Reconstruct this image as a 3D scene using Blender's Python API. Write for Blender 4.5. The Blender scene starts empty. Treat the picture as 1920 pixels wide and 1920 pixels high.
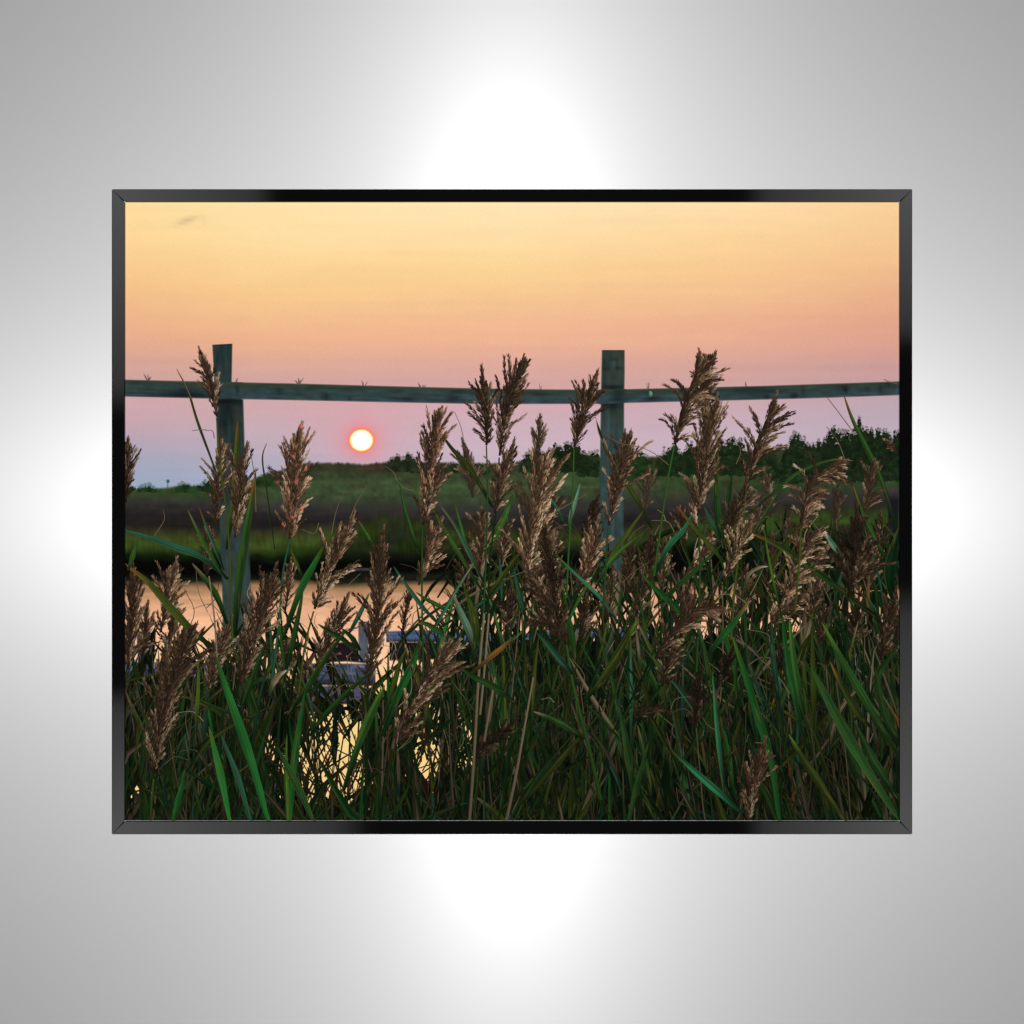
# A framed photographic print (reeds, fence and setting sun) hanging on a brushed steel wall.
# The print is built as what it is: a flat mounted sheet, its motifs laid on it as thin ink layers.
import bpy, math, random
from mathutils import noise as mnoise, Vector

C = bpy.context.scene
COL = C.collection
CAM_D, LAMP_D, CZ = 2.9, 7.0, 1.5        # metres: camera and lamps in front of the wall, height of picture centre
R = random.Random(11)

# ------------------------------------------------------------------ helpers
def lin1(v):
    v = max(0.0, min(255.0, v)) / 255.0
    return v / 12.92 if v < 0.04045 else ((v + 0.055) / 1.055) ** 2.4
def mix(a, b, t):
    return tuple(a[i] + (b[i] - a[i]) * t for i in range(3))
def mul(a, k):
    return (a[0] * k, a[1] * k, a[2] * k)
def clamp(v, a, b):
    return a if v < a else b if v > b else v
def sstep(a, b, v):
    t = clamp((v - a) / (b - a), 0, 1)
    return t * t * (3 - 2 * t)
def nz(x, y, s=0.0):
    return mnoise.noise(Vector((x, y, s)))
def jit(c, a, rnd=None):
    r = rnd or R
    k = 1 + r.uniform(-a, a)
    return (c[0] * k * (1 + r.uniform(-a, a) * .3), c[1] * k * (1 + r.uniform(-a, a) * .2), c[2] * k * (1 + r.uniform(-a, a) * .35))

# the wall plane is 1.92 m wide in view; sheet coordinates run over it in millimetres (x right, y down)
def P(x, y, h):                            # sheet mm, height off the wall in metres
    return ((x - 960) / 1000.0, -h, (960 - y) / 1000.0)

class Ink:
    """Collects coloured patches of one printed motif; build() links them as one mesh."""
    def __init__(self):
        self.v, self.c, self.f = [], [], []
    def vert(self, x, y, z, col):
        x = clamp(x, 234.7, 1685.5); y = clamp(y, 378.6, 1538.4)
        self.v.append(P(x, y, SHEET + z * 1e-3)); self.c.append(col)
        return len(self.v) - 1
    def face(self, *ids):
        self.f.append(ids)
    def build(self, name, parent, material=None, label=None, kind=None):
        me = bpy.data.meshes.new(name)
        me.from_pydata(self.v, [], self.f)
        at = me.color_attributes.new('ink', 'FLOAT_COLOR', 'POINT')
        buf = []
        for c in self.c:
            buf += [lin1(c[0]), lin1(c[1]), lin1(c[2]), 1.0]
        at.data.foreach_set('color', buf)
        me.materials.append(material or M_INK)
        o = bpy.data.objects.new(name, me)
        COL.objects.link(o); o.parent = parent
        if label: o['label'] = label
        if kind: o['kind'] = kind
        return o

SHEET = 0.0022                             # front of the mounted sheet above the wall

def plain(name, vs, fs, m, parent=None):
    me = bpy.data.meshes.new(name); me.from_pydata(vs, [], fs); me.materials.append(m)
    o = bpy.data.objects.new(name, me); COL.objects.link(o)
    if parent: o.parent = parent
    return o

def new_mat(n):
    m = bpy.data.materials.new(n); m.use_nodes = True
    return m, m.node_tree.nodes, m.node_tree.links

# ------------------------------------------------------------------ materials
# printed ink: matt, the ink's own colour with a little photographic grain
M_INK, N, L = new_mat('printed_ink')
N.remove(N['Principled BSDF'])
dif = N.new('ShaderNodeBsdfDiffuse')
att = N.new('ShaderNodeAttribute'); att.attribute_name = 'ink'
tc = N.new('ShaderNodeTexCoord')
gn = N.new('ShaderNodeTexNoise'); gn.inputs['Scale'].default_value = 330; gn.inputs['Detail'].default_value = 2
L.new(tc.outputs['Object'], gn.inputs['Vector'])
mr = N.new('ShaderNodeMapRange')
mr.inputs['From Min'].default_value = .25; mr.inputs['From Max'].default_value = .75
mr.inputs['To Min'].default_value = .97 * .945; mr.inputs['To Max'].default_value = 1.03 * .945
L.new(gn.outputs['Fac'], mr.inputs['Value'])
vm = N.new('ShaderNodeVectorMath'); vm.operation = 'SCALE'
L.new(att.outputs['Color'], vm.inputs[0]); L.new(mr.outputs['Result'], vm.inputs['Scale'])
L.new(vm.outputs['Vector'], dif.inputs['Color'])
L.new(dif.outputs[0], N['Material Output'].inputs[0])

# print paper: its pale margin stands in for light on the frame's inner bevel
M_PAPER, N, L = new_mat('print_paper')
b = N['Principled BSDF']; b.inputs['Base Color'].default_value = (.46, .49, .46, 1); b.inputs['Roughness'].default_value = .8
b.inputs['Specular IOR Level'].default_value = .1
pn = N.new('ShaderNodeTexNoise'); pn.inputs['Scale'].default_value = 900
bp = N.new('ShaderNodeBump'); bp.inputs['Strength'].default_value = .05
L.new(pn.outputs['Fac'], bp.inputs['Height']); L.new(bp.outputs['Normal'], b.inputs['Normal'])

# frame: black anodised aluminium, polished
M_FRAME, N, L = new_mat('black_anodised_metal')
b = N['Principled BSDF']; b.inputs['Metallic'].default_value = .99
b.inputs['Base Color'].default_value = (.25, .25, .25, 1); b.inputs['Roughness'].default_value = .05
fn = N.new('ShaderNodeTexNoise'); fn.inputs['Scale'].default_value = 60
fr = N.new('ShaderNodeMapRange'); fr.inputs['To Min'].default_value = .046; fr.inputs['To Max'].default_value = .056
L.new(fn.outputs['Fac'], fr.inputs['Value']); L.new(fr.outputs['Result'], b.inputs['Roughness'])
M_DARK, N, L = new_mat('dark_backing')
b = N['Principled BSDF']; b.inputs['Base Color'].default_value = (.012, .012, .012, 1); b.inputs['Roughness'].default_value = .9
b.inputs['Specular IOR Level'].default_value = 0

# wall: steel brushed in circles about the picture's centre (grooves along the circles, smooth along them)
M_STEEL, N, L = new_mat('circular_brushed_steel')
N.remove(N['Principled BSDF'])
b = N.new('ShaderNodeBsdfAnisotropic'); b.distribution = 'GGX'
AR, AT = .245, .0135                         # slope spread across the grooves / along them
b.inputs['Color'].default_value = (.0415, .0415, .0415, 1)
b.inputs['Roughness'].default_value = (AR * AT) ** .25
b.inputs['Anisotropy'].default_value = -(1 - (AT / AR) ** .5)
ws = N.new('ShaderNodeBsdfDiffuse'); ws.inputs['Color'].default_value = (.128, .128, .128, 1)   # fine scatter of the satin finish
ad = N.new('ShaderNodeAddShader'); L.new(b.outputs[0], ad.inputs[0]); L.new(ws.outputs[0], ad.inputs[1])
L.new(ad.outputs[0], N['Material Output'].inputs[0])
tc = N.new('ShaderNodeTexCoord')
nm = N.new('ShaderNodeVectorMath'); nm.operation = 'NORMALIZE'
L.new(tc.outputs['Object'], nm.inputs[0]); L.new(nm.outputs[0], b.inputs['Tangent'])

# ------------------------------------------------------------------ wall
wall = plain('wall', [(-3, 0, -3), (3, 0, -3), (3, 0, 3), (-3, 0, 3)], [(0, 1, 2, 3)], M_STEEL)
wall.location = (0, 0, CZ)
wall['kind'] = 'structure'; wall['label'] = 'silvery brushed steel wall with bright rays fanning from behind the picture'

# ------------------------------------------------------------------ the picture: root, frame, sheet
pic = bpy.data.objects.new('framed_picture', None); COL.objects.link(pic)
pic.location = (0, 0, CZ); pic.empty_display_size = .05
pic['label'] = 'black metal frame holding a sunset photograph of reeds and a wooden fence, on steel wall'
pic['category'] = 'picture'

OUT = [(210.5, 1563.5), (1709.5, 1563.5), (1709.5, 355.5), (210.5, 355.5)]
INN = [(235, 1539), (1685.5, 1539), (1685.5, 379.5), (235, 379.5)]
def frame_rail(i):
    j = (i + 1) % 4
    o0, o1, i1, i0 = OUT[i], OUT[j], INN[j], INN[i]
    dx, dy = o1[0] - o0[0], o1[1] - o0[1]; l = math.hypot(dx, dy); ux, uy = dx / l, dy / l
    g = 1.05                                # half of the open mitre joint
    a = (o0[0] + ux * g, o0[1] + uy * g); bb = (o1[0] - ux * g, o1[1] - uy * g)
    c = (i1[0] - ux * g, i1[1] - uy * g); d = (i0[0] + ux * g, i0[1] + uy * g)
    ring = [a, bb, c, d]
    cx = sum(p[0] for p in ring) / 4; cy = sum(p[1] for p in ring) / 4
    nx, ny = -uy, ux                       # across the rail
    def inset(p, k):
        side = 1 if ((p[0] - cx) * nx + (p[1] - cy) * ny) < 0 else -1
        return (p[0] + nx * k * side, p[1] + ny * k * side)
    hi, lo, be = .0085, .0005, .9
    vs = [P(*p, lo) for p in ring] + [P(*p, hi - .0006) for p in ring] + [P(*inset(p, be), hi) for p in ring]
    fs = [(8, 9, 10, 11)]
    for k in range(4):
        n = (k + 1) % 4
        fs += [(k, n, 4 + n, 4 + k), (4 + k, 4 + n, 8 + n, 8 + k)]
    return plain('frame_rail', vs, fs, M_FRAME, pic)
for i in range(4):
    frame_rail(i)
def slab(name, x0, y0, x1, y1, h0, h1, m):
    vs = [P(x, y, h) for h in (h0, h1) for x, y in ((x0, y1), (x1, y1), (x1, y0), (x0, y0))]
    return plain(name, vs, [(4, 5, 6, 7), (0, 1, 5, 4), (1, 2, 6, 5), (2, 3, 7, 6), (3, 0, 4, 7)], m, pic)
slab('backing_board', 211, 356, 1709, 1563, .0004, .0012, M_DARK)
sheet = slab('print', 231.6, 376.4, 1687.3, 1540.5, .0013, SHEET, M_PAPER)
sheet['label'] = 'colour photograph of reeds in front of a wooden fence at sunset, printed on paper'

# ------------------------------------------------------------------ colours of the print's far ground
SX = [235, 480, 960, 1400, 1685]
SY = [380, 450, 500, 550, 600, 640, 680, 720, 760, 800, 840, 880, 930]
SKY = [
 [(253,222,160),(254,226,170),(254,228,178),(253,219,168),(249,207,153)],
 [(253,215,153),(254,221,162),(253,220,165),(250,209,152),(245,198,145)],
 [(249,204,145),(251,211,151),(250,210,150),(246,200,145),(240,187,141)],
 [(243,193,138),(247,202,142),(245,199,145),(240,189,143),(231,175,138)],
 [(236,181,139),(241,189,141),(239,185,145),(232,175,143),(224,164,139)],
 [(232,173,140),(237,179,140),(236,179,146),(227,171,146),(218,160,144)],
 [(217,163,147),(225,169,146),(223,167,151),(212,160,150),(203,154,151)],
 [(211,162,154),(212,162,154),(215,161,155),(210,160,156),(197,157,162)],
 [(212,164,170),(211,165,167),(213,166,173),(202,166,177),(188,165,178)],
 [(202,162,173),(203,167,175),(206,170,182),(198,172,185),(186,167,183)],
 [(180,163,182),(192,169,183),(203,174,188),(196,174,189),(186,170,186)],
 [(160,165,189),(172,168,190),(196,173,191),(194,175,191),(184,170,188)],
 [(148,167,193),(158,170,196),(190,173,193),(190,175,192),(182,170,189)]]
SUN = (677.5, 825.5)
def sky_col(x, y):
    yy = y + (x - 900) * -.012 + 5 * nz(x / 210, y / 60, 3.1)
    i = 0
    while i < len(SX) - 2 and x > SX[i + 1]: i += 1
    j = 0
    while j < len(SY) - 2 and yy > SY[j + 1]: j += 1
    u = clamp((x - SX[i]) / (SX[i + 1] - SX[i]), 0, 1); v = clamp((yy - SY[j]) / (SY[j + 1] - SY[j]), 0, 1)
    c = mix(mix(SKY[j][i], SKY[j][i + 1], u), mix(SKY[j + 1][i], SKY[j + 1][i + 1], u), v)
    k_ = sstep(640, 720, yy); g_ = (c[0] + c[1] + c[2]) / 3; c = mix(c, (g_, g_, g_), .13 * k_)
    c = mul(c, 1 + .012 * nz(x / 260, y / 12, 9) + .008 * nz(x / 60, y / 20, 2))
    d = math.hypot(x - SUN[0], (y - SUN[1]) * 1.05)
    c = mix(c, (226, 156, 168), .42 * math.exp(-(d / 85) ** 2))
    c = mix(c, (250, 120, 122), .75 * math.exp(-max(0, d - 21) / 11))
    # the small smudge of cloud
    e = ((x - 350 - (413 - y) * 1.1) / 15) ** 2 + ((y - 413 - (350 - x) * .22) / 5.5) ** 2
    c = mix(c, (196, 168, 134), .6 * math.exp(-e))
    e = ((x - 381) / 4) ** 2 + ((y - 413) / 9) ** 2
    return mix(c, (225, 195, 145), .35 * math.exp(-e))

def lerp_tab(tab, x):
    if x <= tab[0][0]: return tab[0][1]
    for (x0, y0), (x1, y1) in zip(tab, tab[1:]):
        if x <= x1: return y0 + (y1 - y0) * (x - x0) / (x1 - x0)
    return tab[-1][1]
HILL = [(235, 914), (300, 916), (345, 910), (420, 915), (455, 908), (478, 897), (500, 887), (520, 884), (545, 874), (570, 868), (640, 868), (680, 871),
        (720, 867), (760, 866), (850, 868), (900, 869), (960, 868), (1000, 858), (1060, 850), (1130, 856), (1200, 858), (1225, 856), (1300, 848),
        (1400, 846), (1460, 842), (1540, 838), (1685, 836)]
def hill_top(x):
    return lerp_tab(HILL, x) + 2.5 * nz(x / 9, 1, 4) + 2 * nz(x / 3.1, 1, 8)
def hill_col(x, y):
    t = y - lerp_tab(HILL, x)
    c = mix((50, 56, 38), (62, 79, 50), sstep(6, 42, t))
    c = mix(c, (50, 60, 44), sstep(50, 90, t))
    if x < 480: c = mix(c, (52, 84, 36), .65)
    c = mix(c, (64, 44, 36), .55 * math.exp(-((x - 715) / 50) ** 2) * (1 - sstep(8, 26, t)))
    c = mix(c, (44, 62, 34), sstep(1000, 1500, x) * .6)
    c = mix(c, (64, 60, 40), clamp(nz(x / 50, y / 16, 14), 0, .5))
    return mul(c, .94 * (1 + .24 * nz(x / 30, y / 9, 1) + .16 * nz(x / 8, y / 7, 2)))
MUD = [(235, 935), (430, 938), (560, 944), (700, 948), (900, 952), (1200, 940), (1400, 930), (1685, 925)]
def mud_col(x, y):
    c = mix((52, 48, 49), (33, 30, 29), sstep(0, 38, y - lerp_tab(MUD, x)))
    c = mix(c, (36, 34, 24), sstep(40, 65, y - lerp_tab(MUD, x)))
    return mul(c, 1 + .2 * nz(x / 60, y / 8, 5) + .12 * nz(x / 10, y / 6, 6))
SEDGE = [(235, 996), (330, 1000), (470, 1002), (560, 996), (640, 985), (720, 968), (790, 975), (860, 992), (1000, 1000), (1200, 990), (1350, 972), (1440, 960), (1560, 955), (1685, 950)]
def sedge_col(x, y):
    t = y - lerp_tab(SEDGE, x)
    c = mix((60, 62, 32), (54, 68, 27), sstep(0, 20, t))
    c = mix(c, (24, 42, 12), sstep(22, 48, t))
    if x > 1300: c = mix(c, (58, 82, 34), .7 * (1 - sstep(30, 60, t)))
    k = sstep(600, 720, x) * (1 - sstep(820, 900, x))
    c = mix(c, (44, 56, 22), k * .6)
    c = mix(c, (40, 38, 36), clamp(.9 * nz(x / 70, y / 22, 12) + .12, 0, .8) * sstep(480, 680, x))
    return mul(c, (.84 + .2 * (1 - sstep(560, 700, x))) * (1 + .2 * nz(x / 6, y / 22, 7) + .24 * nz(x / 26, y / 12, 8)))
BANK = [(235, 1040), (400, 1042), (560, 1046), (700, 1040), (860, 1040), (1000, 1036), (1300, 1024), (1685, 1010)]
def bank_col(x, y):
    c = mix((10, 13, 8), (7, 7, 6), sstep(0, 20, y - lerp_tab(BANK, x))); c = mix(c, (34, 38, 26), sstep(1074, 1096, y + 8 * nz(x / 20, 1, 3)) * .9)
    c = mix(c, (34, 40, 30), .5 * math.exp(-((y - 1079) / 6) ** 2) * (x > 500))
    c = mix(c, (92, 84, 84), .75 * math.exp(-((y - 1068) / 2.2) ** 2) * sstep(640, 665, x) * (1 - sstep(690, 716, x)))
    return mul(c, 1 + .3 * nz(x / 20, y / 7, 9))
WATER = [(235, 1094), (400, 1096), (475, 1092), (560, 1092), (640, 1100), (720, 1094), (960, 1092), (1300, 1096), (1685, 1100)]
def water_col(x, y):
    t = y - lerp_tab(WATER, x)
    c = mix((150, 112, 78), (222, 166, 128), sstep(0, 30, t))
    c = mix(c, (240, 184, 145), sstep(28, 70, t))
    c = mix(c, (250, 196, 158), sstep(70, 110, t))
    c = mix(c, (247, 210, 142), sstep(90, 270, t))
    k = (1 - sstep(15, 65, t))
    c = mix(c, (128, 98, 70), clamp(.55 * k * (nz(x / 55, y / 2.6, 3) + .25), 0, 1))
    c = mix(c, (196, 146, 112), clamp(.7 * nz(x / 60, y / 4.5, 21) + .05, 0, .4) * (1 - sstep(60, 150, t)))
    return mul(c, 1 + .07 * nz(x / 46, y / 3.2, 4))

def band(name, x0, x1, top, bot, col, under, z, soft=4.0, step=4.0, rows=16, label=None):
    """A band of far ground: ragged top edge that melts over `soft` mm into the colour behind it (out of focus)."""
    k = Ink(); n = int((x1 - x0) / step) + 1; prev = None
    for i in range(n + 1):
        x = x0 + (x1 - x0) * i / n
        t = top(x); bt = bot(x); line = []
        s = soft * (1 + .4 * nz(x / 14, 0, 6))
        ys = [t - s * .5, t, t + s * .5] + [t + s * .5 + (bt - t - s * .5) * (q / rows) for q in range(1, rows + 1)]
        for q, y in enumerate(ys):
            c = col(x, y)
            if q == 0: c = under(x, y)
            elif q == 1: c = mix(under(x, y), c, .55)
            line.append(k.vert(x, y, z, c))
        if prev:
            for q in range(len(line) - 1): k.face(prev[q], line[q], line[q + 1], prev[q + 1])
        prev = line
    return k.build(name, sheet, label=label)

# sky, in one sheet of ink from the top edge to behind the far bank
k = Ink(); cols = 242; rws = 96; grid = []
for j in range(rws + 1):
    y = 377 + (940 - 377) * j / rws
    grid.append([k.vert(233 + 1454 * i / cols, y, 0.02, sky_col(233 + 1454 * i / cols, y)) for i in range(cols + 1)])
for j in range(rws):
    for i in range(cols): k.face(grid[j][i], grid[j][i + 1], grid[j + 1][i + 1], grid[j + 1][i])
k.build('sky', sheet, label='pale yellow evening sky fading down through orange to mauve')
# sun
k = Ink(); rings = [(25.5, None), (23.2, (255, 120, 84)), (21.6, (255, 206, 92)), (19.8, (255, 246, 190)), (17.5, (255, 255, 250)), (0.01, (255, 255, 255))]
prev = None
for r, c in rings:
    cur = []
    for i in range(56):
        a = 2 * math.pi * i / 56; x = SUN[0] + r * math.cos(a); y = SUN[1] + r * .93 * math.sin(a)
        cur.append(k.vert(x, y, .05, sky_col(x, y) if c is None else c))
    if prev:
        for i in range(56): k.face(prev[i], prev[(i + 1) % 56], cur[(i + 1) % 56], cur[i])
    prev = cur
k.build('sun', sheet, label='white setting sun with a thin orange rim')

band('hillside', 232, 1688, hill_top, lambda x: lerp_tab(MUD, x) + 14, hill_col, sky_col, .12, soft=5, step=3, label='low grassy hill on the far bank')
def far_col(x, y):
    return hill_col(x, y) if y > lerp_tab(HILL, x) else sky_col(x, y)

def behind(x, y, cx0):
    """What an edge leaf of one bush melts into: a neighbouring bush, the hill or the sky."""
    for cx, top, w, base, dark in SHRUBS:
        if cx != cx0 and abs(x - cx) < w * .46 and y > base - (base - top) * .8 * math.sqrt(max(0, 1 - abs((x - cx) / (w * .5)) ** 2.4)) and y < base: return dark
    return far_col(x, y)
def shrub(cx, top, w, base, dark, z, label=None):
    """Out-of-focus bush: many soft leaf clumps, ragged outline with chinks."""
    k = Ink(); r = random.Random(int(cx * 7 + top))
    h = base - top; n = int(w * h / 7) + 60
    for q in range(n):
        for _ in range(12):
            u = r.uniform(-1, 1); v = r.uniform(0, 1)
            lim = math.sqrt(max(0, 1 - abs(u) ** 2.4)) * (.80 + .22 * nz(cx + u * w / 13, 0, 2.2) + .16 * nz(cx + u * w / 4.5, 0, 5.2))
            if v < lim: break
        else: continue
        x = cx + u * w / 2; y = base - v * h
        shade = clamp(.5 + 1.1 * nz(x / 11, y / 9, 6), 0, 1); rr = r.uniform(2.2, 5.0)
        c = jit(mix(mul(dark, .72), mul(dark, 1.5), shade * r.uniform(.5, 1)), .14, r)
        out = v > lim - 5.0 / h
        if out: rr *= .8; c = mix(c, behind(x, y, cx), .3)
        zz = z + q * .00012; m = r.choice((3, 4, 5)); rot = r.uniform(0, 6.3)
        ids = [k.vert(x, y, zz, c)]
        for a in range(m):
            an = rot + a * 2 * math.pi / m; e = rr * r.uniform(.6, 1.5)
            px_, py_ = x + e * math.cos(an), y + e * .85 * math.sin(an)
            ids.append(k.vert(px_, py_, zz, mix(c, behind(px_, py_, cx), .72) if out else mix(c, dark, .4)))
        for a in range(m): k.face(ids[0], ids[1 + a], ids[1 + (a + 1) % m])
    k.build('shrub', sheet, label=label)
SHRUBS = [
    (276, 903, 36, 924, (26, 56, 28)), (345, 901, 34, 922, (30, 64, 30)), (386, 894, 34, 926, (20, 44, 26)),
    (497, 884, 40, 910, (32, 64, 30)), (757, 845, 74, 884, (34, 44, 28)), (842, 864, 48, 886, (30, 50, 28)), (893, 864, 50, 888, (30, 52, 30)),
    (1004, 836, 60, 886, (26, 42, 26)), (1062, 818, 92, 884, (18, 34, 17)), (1112, 838, 60, 892, (24, 46, 22)),
    (1196, 834, 70, 902, (28, 56, 24)), (1262, 826, 66, 892, (22, 40, 20)), (1312, 812, 74, 888, (18, 36, 18)), (1372, 808, 76, 890, (20, 38, 20)),
    (1430, 822, 60, 892, (22, 42, 22)), (1497, 800, 66, 888, (18, 36, 20)), (1540, 812, 50, 892, (22, 42, 22)), (1572, 784, 64, 880, (17, 32, 18)),
    (1615, 780, 60, 878, (17, 32, 18)), (1650, 786, 60, 884, (18, 34, 18)), (1684, 788, 44, 884, (18, 34, 18)),
    (1470, 858, 60, 905, (26, 46, 26)), (1550, 852, 110, 902, (24, 40, 26)), (1640, 850, 100, 900, (26, 40, 26))]
SHRUBS = [(a, b_, c, d, mix(e, (32, 38, 22), .4)) for a, b_, c, d, e in SHRUBS]
for cx, top, w, base, dark in SHRUBS:
    shrub(cx, top, w, base, dark, .14)
# small marker on a pole on the skyline
k = Ink()
for (x0, x1, y0, y1) in ((313.4, 315, 904, 916), (311.4, 317.4, 899, 905)):
    i = [k.vert(x, y, .2, (60, 92, 104)) for x, y in ((x0, y0), (x1, y0), (x1, y1), (x0, y1))]; k.face(*i)
k.build('marker_pole', sheet, label='tiny marker on a pole on the far skyline')

band('mud_bank', 232, 1688, lambda x: lerp_tab(MUD, x) + 4 * nz(x / 30, 2, 1), lambda x: lerp_tab(SEDGE, x) + 16, mud_col, hill_col, .30, soft=26, step=5, label='dark bare mud slope of the far bank')
band('sedge', 232, 1688, lambda x: lerp_tab(SEDGE, x) + 5 * nz(x / 22, 2, 5), lambda x: lerp_tab(BANK, x) + 22, sedge_col, mud_col, .34, soft=24, step=2.5, label='green sedge along the far water edge')
band('bank_edge', 232, 1688, lambda x: lerp_tab(BANK, x) + 8 * nz(x / 26, 4, 5), lambda x: lerp_tab(WATER, x) + 8, bank_col, sedge_col, .38, soft=26, step=4, label='black shaded foot of the far bank')
band('water', 232, 1688, lambda x: lerp_tab(WATER, x) + 2 * nz(x / 30, 4, 1), lambda x: 1540.0, water_col, bank_col, .42, soft=11, step=5, rows=90, label='creek water reflecting the peach coloured sky')

# ------------------------------------------------------------------ fence and landing stage
def bgc(x, y):
    if y < lerp_tab(HILL, x): return sky_col(x, y)
    if y < lerp_tab(MUD, x): return hill_col(x, y)
    if y < lerp_tab(SEDGE, x): return mud_col(x, y)
    if y < lerp_tab(BANK, x): return sedge_col(x, y)
    if y < lerp_tab(WATER, x): return bank_col(x, y)
    return water_col(x, y)
def timber(name, left, right, col, z, along_n=40, soft=2.2, label=None, horizontal=False):
    """Board between two edge polylines (same point count), edges slightly out of focus."""
    k = Ink(); prev = None
    def pt(pl, t):
        f = t * (len(pl) - 1); i = min(int(f), len(pl) - 2); return mix((*pl[i], 0), (*pl[i + 1], 0), f - i)[:2]
    for s in range(along_n + 1):
        t = s / along_n; a, b_ = pt(left, t), pt(right, t); d = math.hypot(b_[0] - a[0], b_[1] - a[1])
        e = soft / d; us = [-.4 * e, .6 * e] + [q / 9 for q in range(1, 9)] + [1 - .6 * e, 1 + .4 * e]; row = []
        for q, u in enumerate(us):
            x = a[0] + (b_[0] - a[0]) * u; y = a[1] + (b_[1] - a[1]) * u
            c = col(clamp(u, 0, 1), t, x, y)
            if q in (0, len(us) - 1) and not (horizontal and (400 < x < 457 or 1124 < x < 1172)): c = mix(c, bgc(x, y), .6)
            row.append(k.vert(x, y, z, c))
        if prev:
            for q in range(len(row) - 1): k.face(prev[q], row[q], row[q + 1], prev[q + 1])
        prev = row
    return k.build(name, sheet, label=label)
def spots(x, y, lst):
    v = 0
    for (sx, sy, rx, ry, a) in lst:
        v = max(v, a * math.exp(-((x - sx) / rx) ** 2 - ((y - sy) / ry) ** 2))
    return v
def post_col(a, b_, sp):
    def f(u, t, x, y):
        c = mix(a, b_, t)
        c = mul(c, 1 + .24 * nz(x / 4.5, y / 60, 2) + .18 * nz(x / 11, y / 16, 6) + .14 * nz(x / 2, y / 40, 9)); c = mix(c, (66, 62, 48), clamp(.8 * nz(x / 16, y / 40, 17), 0, .45))
        if u < .1: c = mix(c, (36, 64, 56), .5)
        return mix(c, (14, 18, 20), spots(x, y, sp))
    return f
timber('fence_post', [(398, 646), (401, 700), (402, 750)], [(435, 644), (434, 700), (433, 750)],
       post_col((32, 48, 50), (40, 58, 60), [(418, 735, 4, 4, .6)]), .50, label='upper part of the weathered fence post nearer the sun')
timber('fence_post', [(404, 738), (406, 800), (408, 880), (411, 950), (413, 1010), (416, 1080), (419, 1215)], [(455, 738), (457, 800), (459, 880), (463, 950), (466, 1010), (469, 1080), (473, 1215)],
       post_col((34, 46, 45), (50, 64, 64), [(420, 752, 40, 9, .85), (424, 770, 12, 25, .5)]), .52, 70, label='lower part of the weathered fence post nearer the sun')
timber('fence_post', [(1129, 656), (1128, 700), (1127, 750), (1126, 830), (1125, 900), (1124, 1000), (1124, 1080), (1126, 1155)], [(1171, 656), (1171, 700), (1170, 750), (1170, 830), (1170, 900), (1169, 1000), (1169, 1080), (1168, 1155)],
       post_col((46, 58, 54), (50, 70, 72), [(1150, 726, 24, 4, .8), (1148, 760, 24, 8, .75), (1135, 692, 8, 3, .5), (1160, 690, 10, 3, .4), (1152, 674, 9, 3, .35)]), .50, 90, label='fence post among the reeds at the picture centre right')
def rail_col(sp, dk):
    def f(u, t, x, y):
        c = mix((44, 60, 56), (48, 66, 70), sstep(.1, .8, u))
        c = mul(c, 1 + .22 * nz(x / 70, y / 3.0, 2) + .2 * nz(x / 22, y / 9, 6) + .1 * nz(x / 5, y / 4, 7)); c = mix(c, (60, 58, 48), clamp(.8 * nz(x / 60, y / 9, 17), 0, .4))
        if u < .14: c = mix(c, (52, 66, 42), .5)
        return mix(c, (18, 20, 26), clamp(spots(x, y, sp) + dk(x, y), 0, .9))
    return f
railA = [(290, 745, 40, 3, .5), (348, 740, 52, 7, .8), (345, 732, 14, 4, .7), (444, 731, 3, 10, .6), (431, 750, 14, 4, .7), (610, 745, 9, 8, .55), (522, 733, 7, 7, .4), (655, 748, 4, 3, .4),
         (765, 748, 24, 4, .55), (852, 747, 14, 6, .55), (860, 735, 20, 4, .3), (286, 740, 6, 8, .3), (1010, 738, 14, 5, .25)]
timber('fence_rail', horizontal=True, left=[(232, 712), (400, 716), (560, 719.5), (720, 724), (900, 728.5), (1040, 730.5), (1128, 731)], right=[(232, 743), (400, 747), (560, 750), (720, 753.5), (900, 757), (1040, 757), (1128, 756.5)],
       col=rail_col(railA, lambda x, y: 0), z=.56, along_n=150, label='long weathered fence rail above the sun')
railB = [(1410, 733, 40, 12, .35), (1438, 744, 5, 6, .7), (1490, 743, 8, 6, .75), (1507, 735, 3, 14, .55), (1586, 730, 5, 7, .85), (1627, 728, 4, 5, .5), (1652, 729, 4, 9, .5), (1665, 720, 8, 4, .5), (1228, 746, 10, 4, .5), (1160, 742, 12, 14, .55), (1222, 748, 14, 4, .5)]
timber('fence_rail', horizontal=True, left=[(1120, 731), (1170, 730), (1300, 727), (1440, 723.5), (1560, 719.5), (1688, 715.3)], right=[(1120, 757), (1170, 755), (1300, 752), (1440, 748.5), (1560, 745), (1688, 740.3)],
       col=rail_col(railB, lambda x, y: 0), z=.58, along_n=120, label='fence rail running off behind the tallest reed plume')
k = Ink()                                  # pale flake on the rail
i = [k.vert(x, y, .6, c) for x, y, c in ((1217, 734, (80, 132, 96)), (1221, 733, (110, 160, 120)), (1224, 738, (96, 150, 112)), (1221, 744, (70, 110, 84)), (1217, 741, (62, 100, 78)))]; k.face(*i)
k.build('paint_flake', sheet)
def plank_col(a, hl):
    def f(u, t, x, y):
        c = mul(a, 1 + .25 * nz(x / 30, y / 3, 2) + .15 * nz(x / 9, y / 5, 3))
        c = mix(c, hl, clamp(1.5 * nz(x / 30, y / 1.7, 5), 0, .75) * (u < .6))
        return mix(c, (14, 14, 20), sstep(.62, 1, u) * .7)
    return f
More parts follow.
